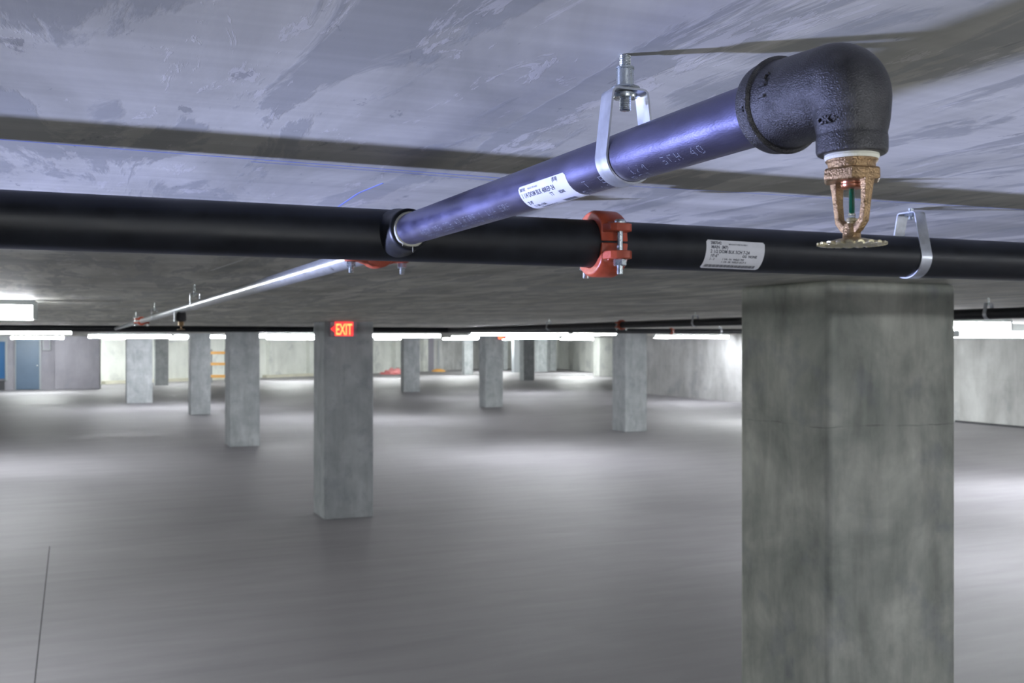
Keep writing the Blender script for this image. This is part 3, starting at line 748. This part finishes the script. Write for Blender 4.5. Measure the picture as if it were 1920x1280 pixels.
ring_lathe(bm, [(0.0222, 0), (0.0221, 0.005), (0.0217, 0.010), (0.0209, 0.0145), (0.0200, 0.0185)], (BX, EY, Zr(0.1400)), (0, 0, -1), 56)
ring_lathe(bm, [(0.0188, 0), (0.0198, 0.0008), (0.0205, 0.0025), (0.0205, 0.0105), (0.0199, 0.0122), (0.0190, 0.0128)], (BX, EY, Zr(0.1225)), (0, 0, -1), 56)
body = obj('elbow_body', bm, M['cast'], el, angle=60)
rm = body.modifiers.new('fuse', 'REMESH'); rm.mode = 'VOXEL'; rm.voxel_size = 0.00055; rm.use_smooth_shade = True
sm = body.modifiers.new('soften', 'SMOOTH'); sm.factor = 0.5; sm.iterations = 9
# raised casting marks
def cast_text(body_, f, u, v, sz):
    bm = NB(); vs, fs = text_mesh(body_, sz, 0.00025, 1.0)
    top = [bm.verts.new(f(u + x, v + y, 0.0013)) for x, y in vs]; bot = [bm.verts.new(f(u + x, v + y, -0.0012)) for x, y in vs]
    edges = {}
    for p in fs:
        try: bm.faces.new([top[i] for i in p])
        except ValueError: continue
        for i in range(len(p)): 
            e_ = (p[i], p[(i + 1) % len(p)]); edges[e_] = 1
    for (a, b_) in list(edges):
        if (b_, a) not in edges: bm.faces.new((top[a], bot[a], bot[b_], top[b_]))
    return bm
fe = wrapper((BX, 0.5545, BZ), (0, -1, 0), (1, 0, 0), 0.0298, math.radians(185))
def rot_wrap(f): return lambda u, v, h: f(-v, u, h)              # text running round the band
obj('casting_mark', cast_text('II', rot_wrap(fe), -0.004, -0.008, 0.008), M['cast'], el, angle=20)
fe2 = wrapper((BX, 0.5370, BZ), (0, -1, 0), (1, 0, 0), 0.0281, math.radians(185))
obj('casting_mark', cast_text('1 1/4', rot_wrap(fe2), 0.000, -0.0100, 0.0088), M['cast'], el, angle=20)
def ball(u, v, h):                                               # mark low on the elbow, wrapped round the outlet neck
    a = math.radians(192) + u / 0.0221; return Vector((BX + (0.0221 + h + v * 0.05) * math.cos(a), 0.4845 + (0.0221 + h + v * 0.05) * math.sin(a), Zr(0.1262) + v))
obj('casting_mark', cast_text('OK+', ball, -0.004, 0.0, 0.0062), M['cast'], el, angle=20)

# ------------------------------------------------------------------ the sprinkler head
sx_, sy_ = BX, EY
sp = thing('fire_sprinkler', 'bronze pendent fire sprinkler with green glass bulb hanging from the black elbow', 'sprinkler', (sx_, sy_, Zr(0.112)))
O = lambda z: (sx_, sy_, Zr(z))
bm = NB(); ring_lathe(bm, [(0.0148, 0), (0.0154, 0.0008), (0.0158, 0.0022), (0.0154, 0.0030), (0.0157, 0.0040), (0.0152, 0.0052), (0.0148, 0.0058)], O(0.1125), (0, 0, -1), 48)
obj('thread_tape', bm, M['tape'], sp)
bm = NB(); ring_lathe(bm, [(0.0135, 0), (0.0150, 0.0005), (0.0150, 0.0015), (0.0136, 0.0030), (0.0134, 0.0072)], O(0.1074), (0, 0, -1), 48)
ring_lathe(bm, [(0.0165, 0), (0.0178, 0.0009), (0.0180, 0.0060), (0.0168, 0.0073)], O(0.1012), (0, 0, -1), 6, True, 0.18)
obj('hex_body', bm, M['bronze'], sp, angle=25, bevel=0.0006)
for sg in (-1, 1):                                               # the two frame arms
    bm = NB()
    path = [(0.0125, 0.1000), (0.0128, 0.0945), (0.0124, 0.0880), (0.0117, 0.0810), (0.0108, 0.0745), (0.0102, 0.0712), (0.0060, 0.0672), (0.0022, 0.0652)]
    sc = [(1.25, 1.3), (1.15, 1.2), (0.95, 1.0), (0.82, 0.9), (0.78, 0.9), (0.80, 1.0), (0.80, 1.1), (0.8, 1.2)]
    sweep_rect(bm, [(sx_, sy_ + sg * a, Zr(z)) for a, z in path], 0.0062, 0.0048, (1, 0, 0), False, sc)
    obj('frame_arm', bm, M['bronze'], sp, angle=50, bevel=0.0011, bseg=3)
bm = NB(); ring_lathe(bm, [(0.0044, 0), (0.0048, 0.002), (0.0054, 0.0098), (0.0058, 0.0104)], O(0.0692), (0, 0, -1), 28)
obj('frame_boss', bm, M['bronze'], sp)
bm = NB(); ring_lathe(bm, [(0.0060, 0), (0.0063, 0.0006), (0.0060, 0.0016), (0.0064, 0.0022), (0.0060, 0.0034), (0.0064, 0.0042), (0.0052, 0.0048)], O(0.0946), (0, 0, -1), 36)
obj('copper_cap', bm, M['copper'], sp)
bm = NB(); ring_lathe(bm, [(0.0020, 0), (0.0032, 0.0006), (0.0034, 0.0022), (0.0028, 0.0026), (0.0028, 0.0044)], O(0.0728), (0, 0, -1), 24)
obj('load_screw', bm, M['brass'], sp)
bm = NB(); ring_lathe(bm, [(0.0014, 0), (0.00165, 0.0006), (0.00165, 0.0148), (0.0022, 0.0162), (0.0022, 0.0172), (0.0012, 0.0190)], O(0.0908), (0, 0, -1), 24)
bulb = obj('glass_bulb', bm, M['glass'], sp)
bm = NB(); ring_lathe(bm, [(0.0010, 0), (0.00145, 0.0004), (0.00148, 0.0140), (0.0006, 0.0152)], O(0.0904), (0, 0, -1), 20)
obj('bulb_liquid', bm, M['green'], bulb)
bm = NB()                                                        # toothed deflector
N = 20; seg = N * 8; top, bot = [], []
radii = [0.0035, 0.0080, 0.0122, 0.0155, 0.0176, 0.0200]
zz = [0.0604, 0.0598, 0.0588, 0.0580, 0.0576, 0.0573]
for k, (r0, z0) in enumerate(zip(radii, zz)):
    a_row, b_row = [], []
    for i in range(seg):
        a = 2 * PI * i / seg; ph = (i % 8) / 8.0
        r1 = r0; zo = 0
        if k >= 4:
            tooth = 1.0 if 0.0 <= abs(ph - 0.5) < 0.33 else 0.0
            r1 = radii[3] + (r0 - radii[3]) * (0.25 + 0.75 * tooth)
            zo = 0.0004 * math.cos(2 * PI * (ph - 0.5)) if k == 5 else 0
        a_row.append(bm.verts.new((sx_ + r1 * math.cos(a), sy_ + r1 * math.sin(a), Zr(z0 + zo + 0.0006))))
        b_row.append(bm.verts.new((sx_ + r1 * math.cos(a), sy_ + r1 * math.sin(a), Zr(z0 + zo - 0.0006))))
    top.append(a_row); bot.append(b_row)
for G_ in (top, bot):
    for p, q in zip(G_, G_[1:]):
        for i in range(seg): bm.faces.new((p[i], p[(i + 1) % seg], q[(i + 1) % seg], q[i]))
for i in range(seg):
    j = (i + 1) % seg
    bm.faces.new((top[-1][i], top[-1][j], bot[-1][j], bot[-1][i]))
bm.faces.new(top[0]); bm.faces.new(bot[0])
obj('deflector', bm, M['brass'], sp, angle=40)

# ------------------------------------------------------------------ exit signs
def exit_sign(s0, s1, t, z0, z1, label, arrow=True):
    o = thing('exit_sign', label, 'exit sign', ((s0 + s1) / 2, t, (z0 + z1) / 2)); W_ = s1 - s0; H_ = z1 - z0
    bm = NB(); box(bm, (s0, t - 0.05, z0), (s1, t, z1)); obj('sign_body', bm, M['exit_body'], o, bevel=0.006)
    bm = NB(); box(bm, (s0 + W_ * 0.18, t - 0.054, z0 + H_ * 0.05), (s1 - W_ * 0.14, t - 0.05, z1 - H_ * 0.04)); obj('sign_face', bm, M['exit_red'], o, smooth=False)
    bm = NB()
    vs, fs = text_mesh('EXIT', H_ * 1.02, H_ * 0.02, 0.82)
    wv = max(v[0] for v in vs); k = W_ * 0.62 / wv
    def put(x, y, yy): return (s0 + W_ * 0.20 + x * k, t - 0.054 - yy, z0 + H_ * 0.13 + y)
    fr = [bm.verts.new(put(x, y, 0.003)) for x, y in vs]
    for p in fs:
        try: bm.faces.new([fr[i] for i in p])
        except ValueError: pass
    obj('letters', bm, M['exit_amber'], o, smooth=False)
    if arrow:
        bm = NB(); pts = [(0.02, 0.5), (0.20, 0.76), (0.20, 0.24)]
        a = [bm.verts.new((s0 + W_ * x, t - 0.058, z0 + H_ * y)) for x, y in pts]; b_ = [bm.verts.new((s0 + W_ * x, t - 0.05, z0 + H_ * y)) for x, y in pts]
        bm.faces.new(a)
        for i in range(3): bm.faces.new((a[i], a[(i + 1) % 3], b_[(i + 1) % 3], b_[i]))
        obj('arrow', bm, M['exit_red'], o, smooth=False)
    bm = NB(); box(bm, (s0 + W_ * 0.35, t - 0.045, z1), (s0 + W_ * 0.7, t - 0.005, z1 + 0.012)); obj('mount', bm, M['exit_body'], o, smooth=False)
    return o
tA = XY(608, fz(975))[1]; zA = 12.15
exit_sign(s_at(617, tA), s_at(667, tA), tA, CAMZ + (640 - 631) / F * zA, CAMZ + (640 - 599) / F * zA - 0.02, 'lit red exit sign with left arrow at the top of a grey column')
tF = XY(910, fz(764))[1]; zF = 32.8
exit_sign(s_at(930, tF), s_at(947, tF) , tF, CAMZ + (640 - 636) / F * zF, CAMZ + (640 - 627) / F * zF, 'tiny distant red exit sign under the long strip light', arrow=False)

# ------------------------------------------------------------------ marks on ceiling and floor
def ceil_line(pts, wid, mat, name='chalk_line'):
    bm = NB(); q = [Vector(ceil_pt(*p)) for p in pts]
    for a, b_ in zip(q, q[1:]):
        d = (b_ - a).normalized(); n_ = Vector((-d.y, d.x)) * wid / 2
        prism(bm, [a - n_, b_ - n_, b_ + n_, a + n_], CEIL - 0.0003, CEIL + 0.001)
    o = obj(name, bm, mat, ceiling, smooth=False); return o
ceil_line([(0, 261), (300, 285), (620, 309), (945, 334)], 0.0030, M['chalk'])
ceil_line([(470, 303), (760, 324), (945, 340)], 0.0014, M['chalk'])
ceil_line([(632, 389), (672, 362), (718, 343)], 0.0030, M['chalk'])
ceil_line([(945, 334), (1920, 393)], 0.0014, M['chalk'])
ceil_line([(395, 507), (455, 487)], 0.008, M['wall_pale'], 'scratch')
a = floor_pt(95, 1030)
bm = NB(); box(bm, (-0.215, 5, -0.001), (-0.207, 11.6, 0.0008)); obj('control_joint', bm, M['joint'], floor, smooth=False)
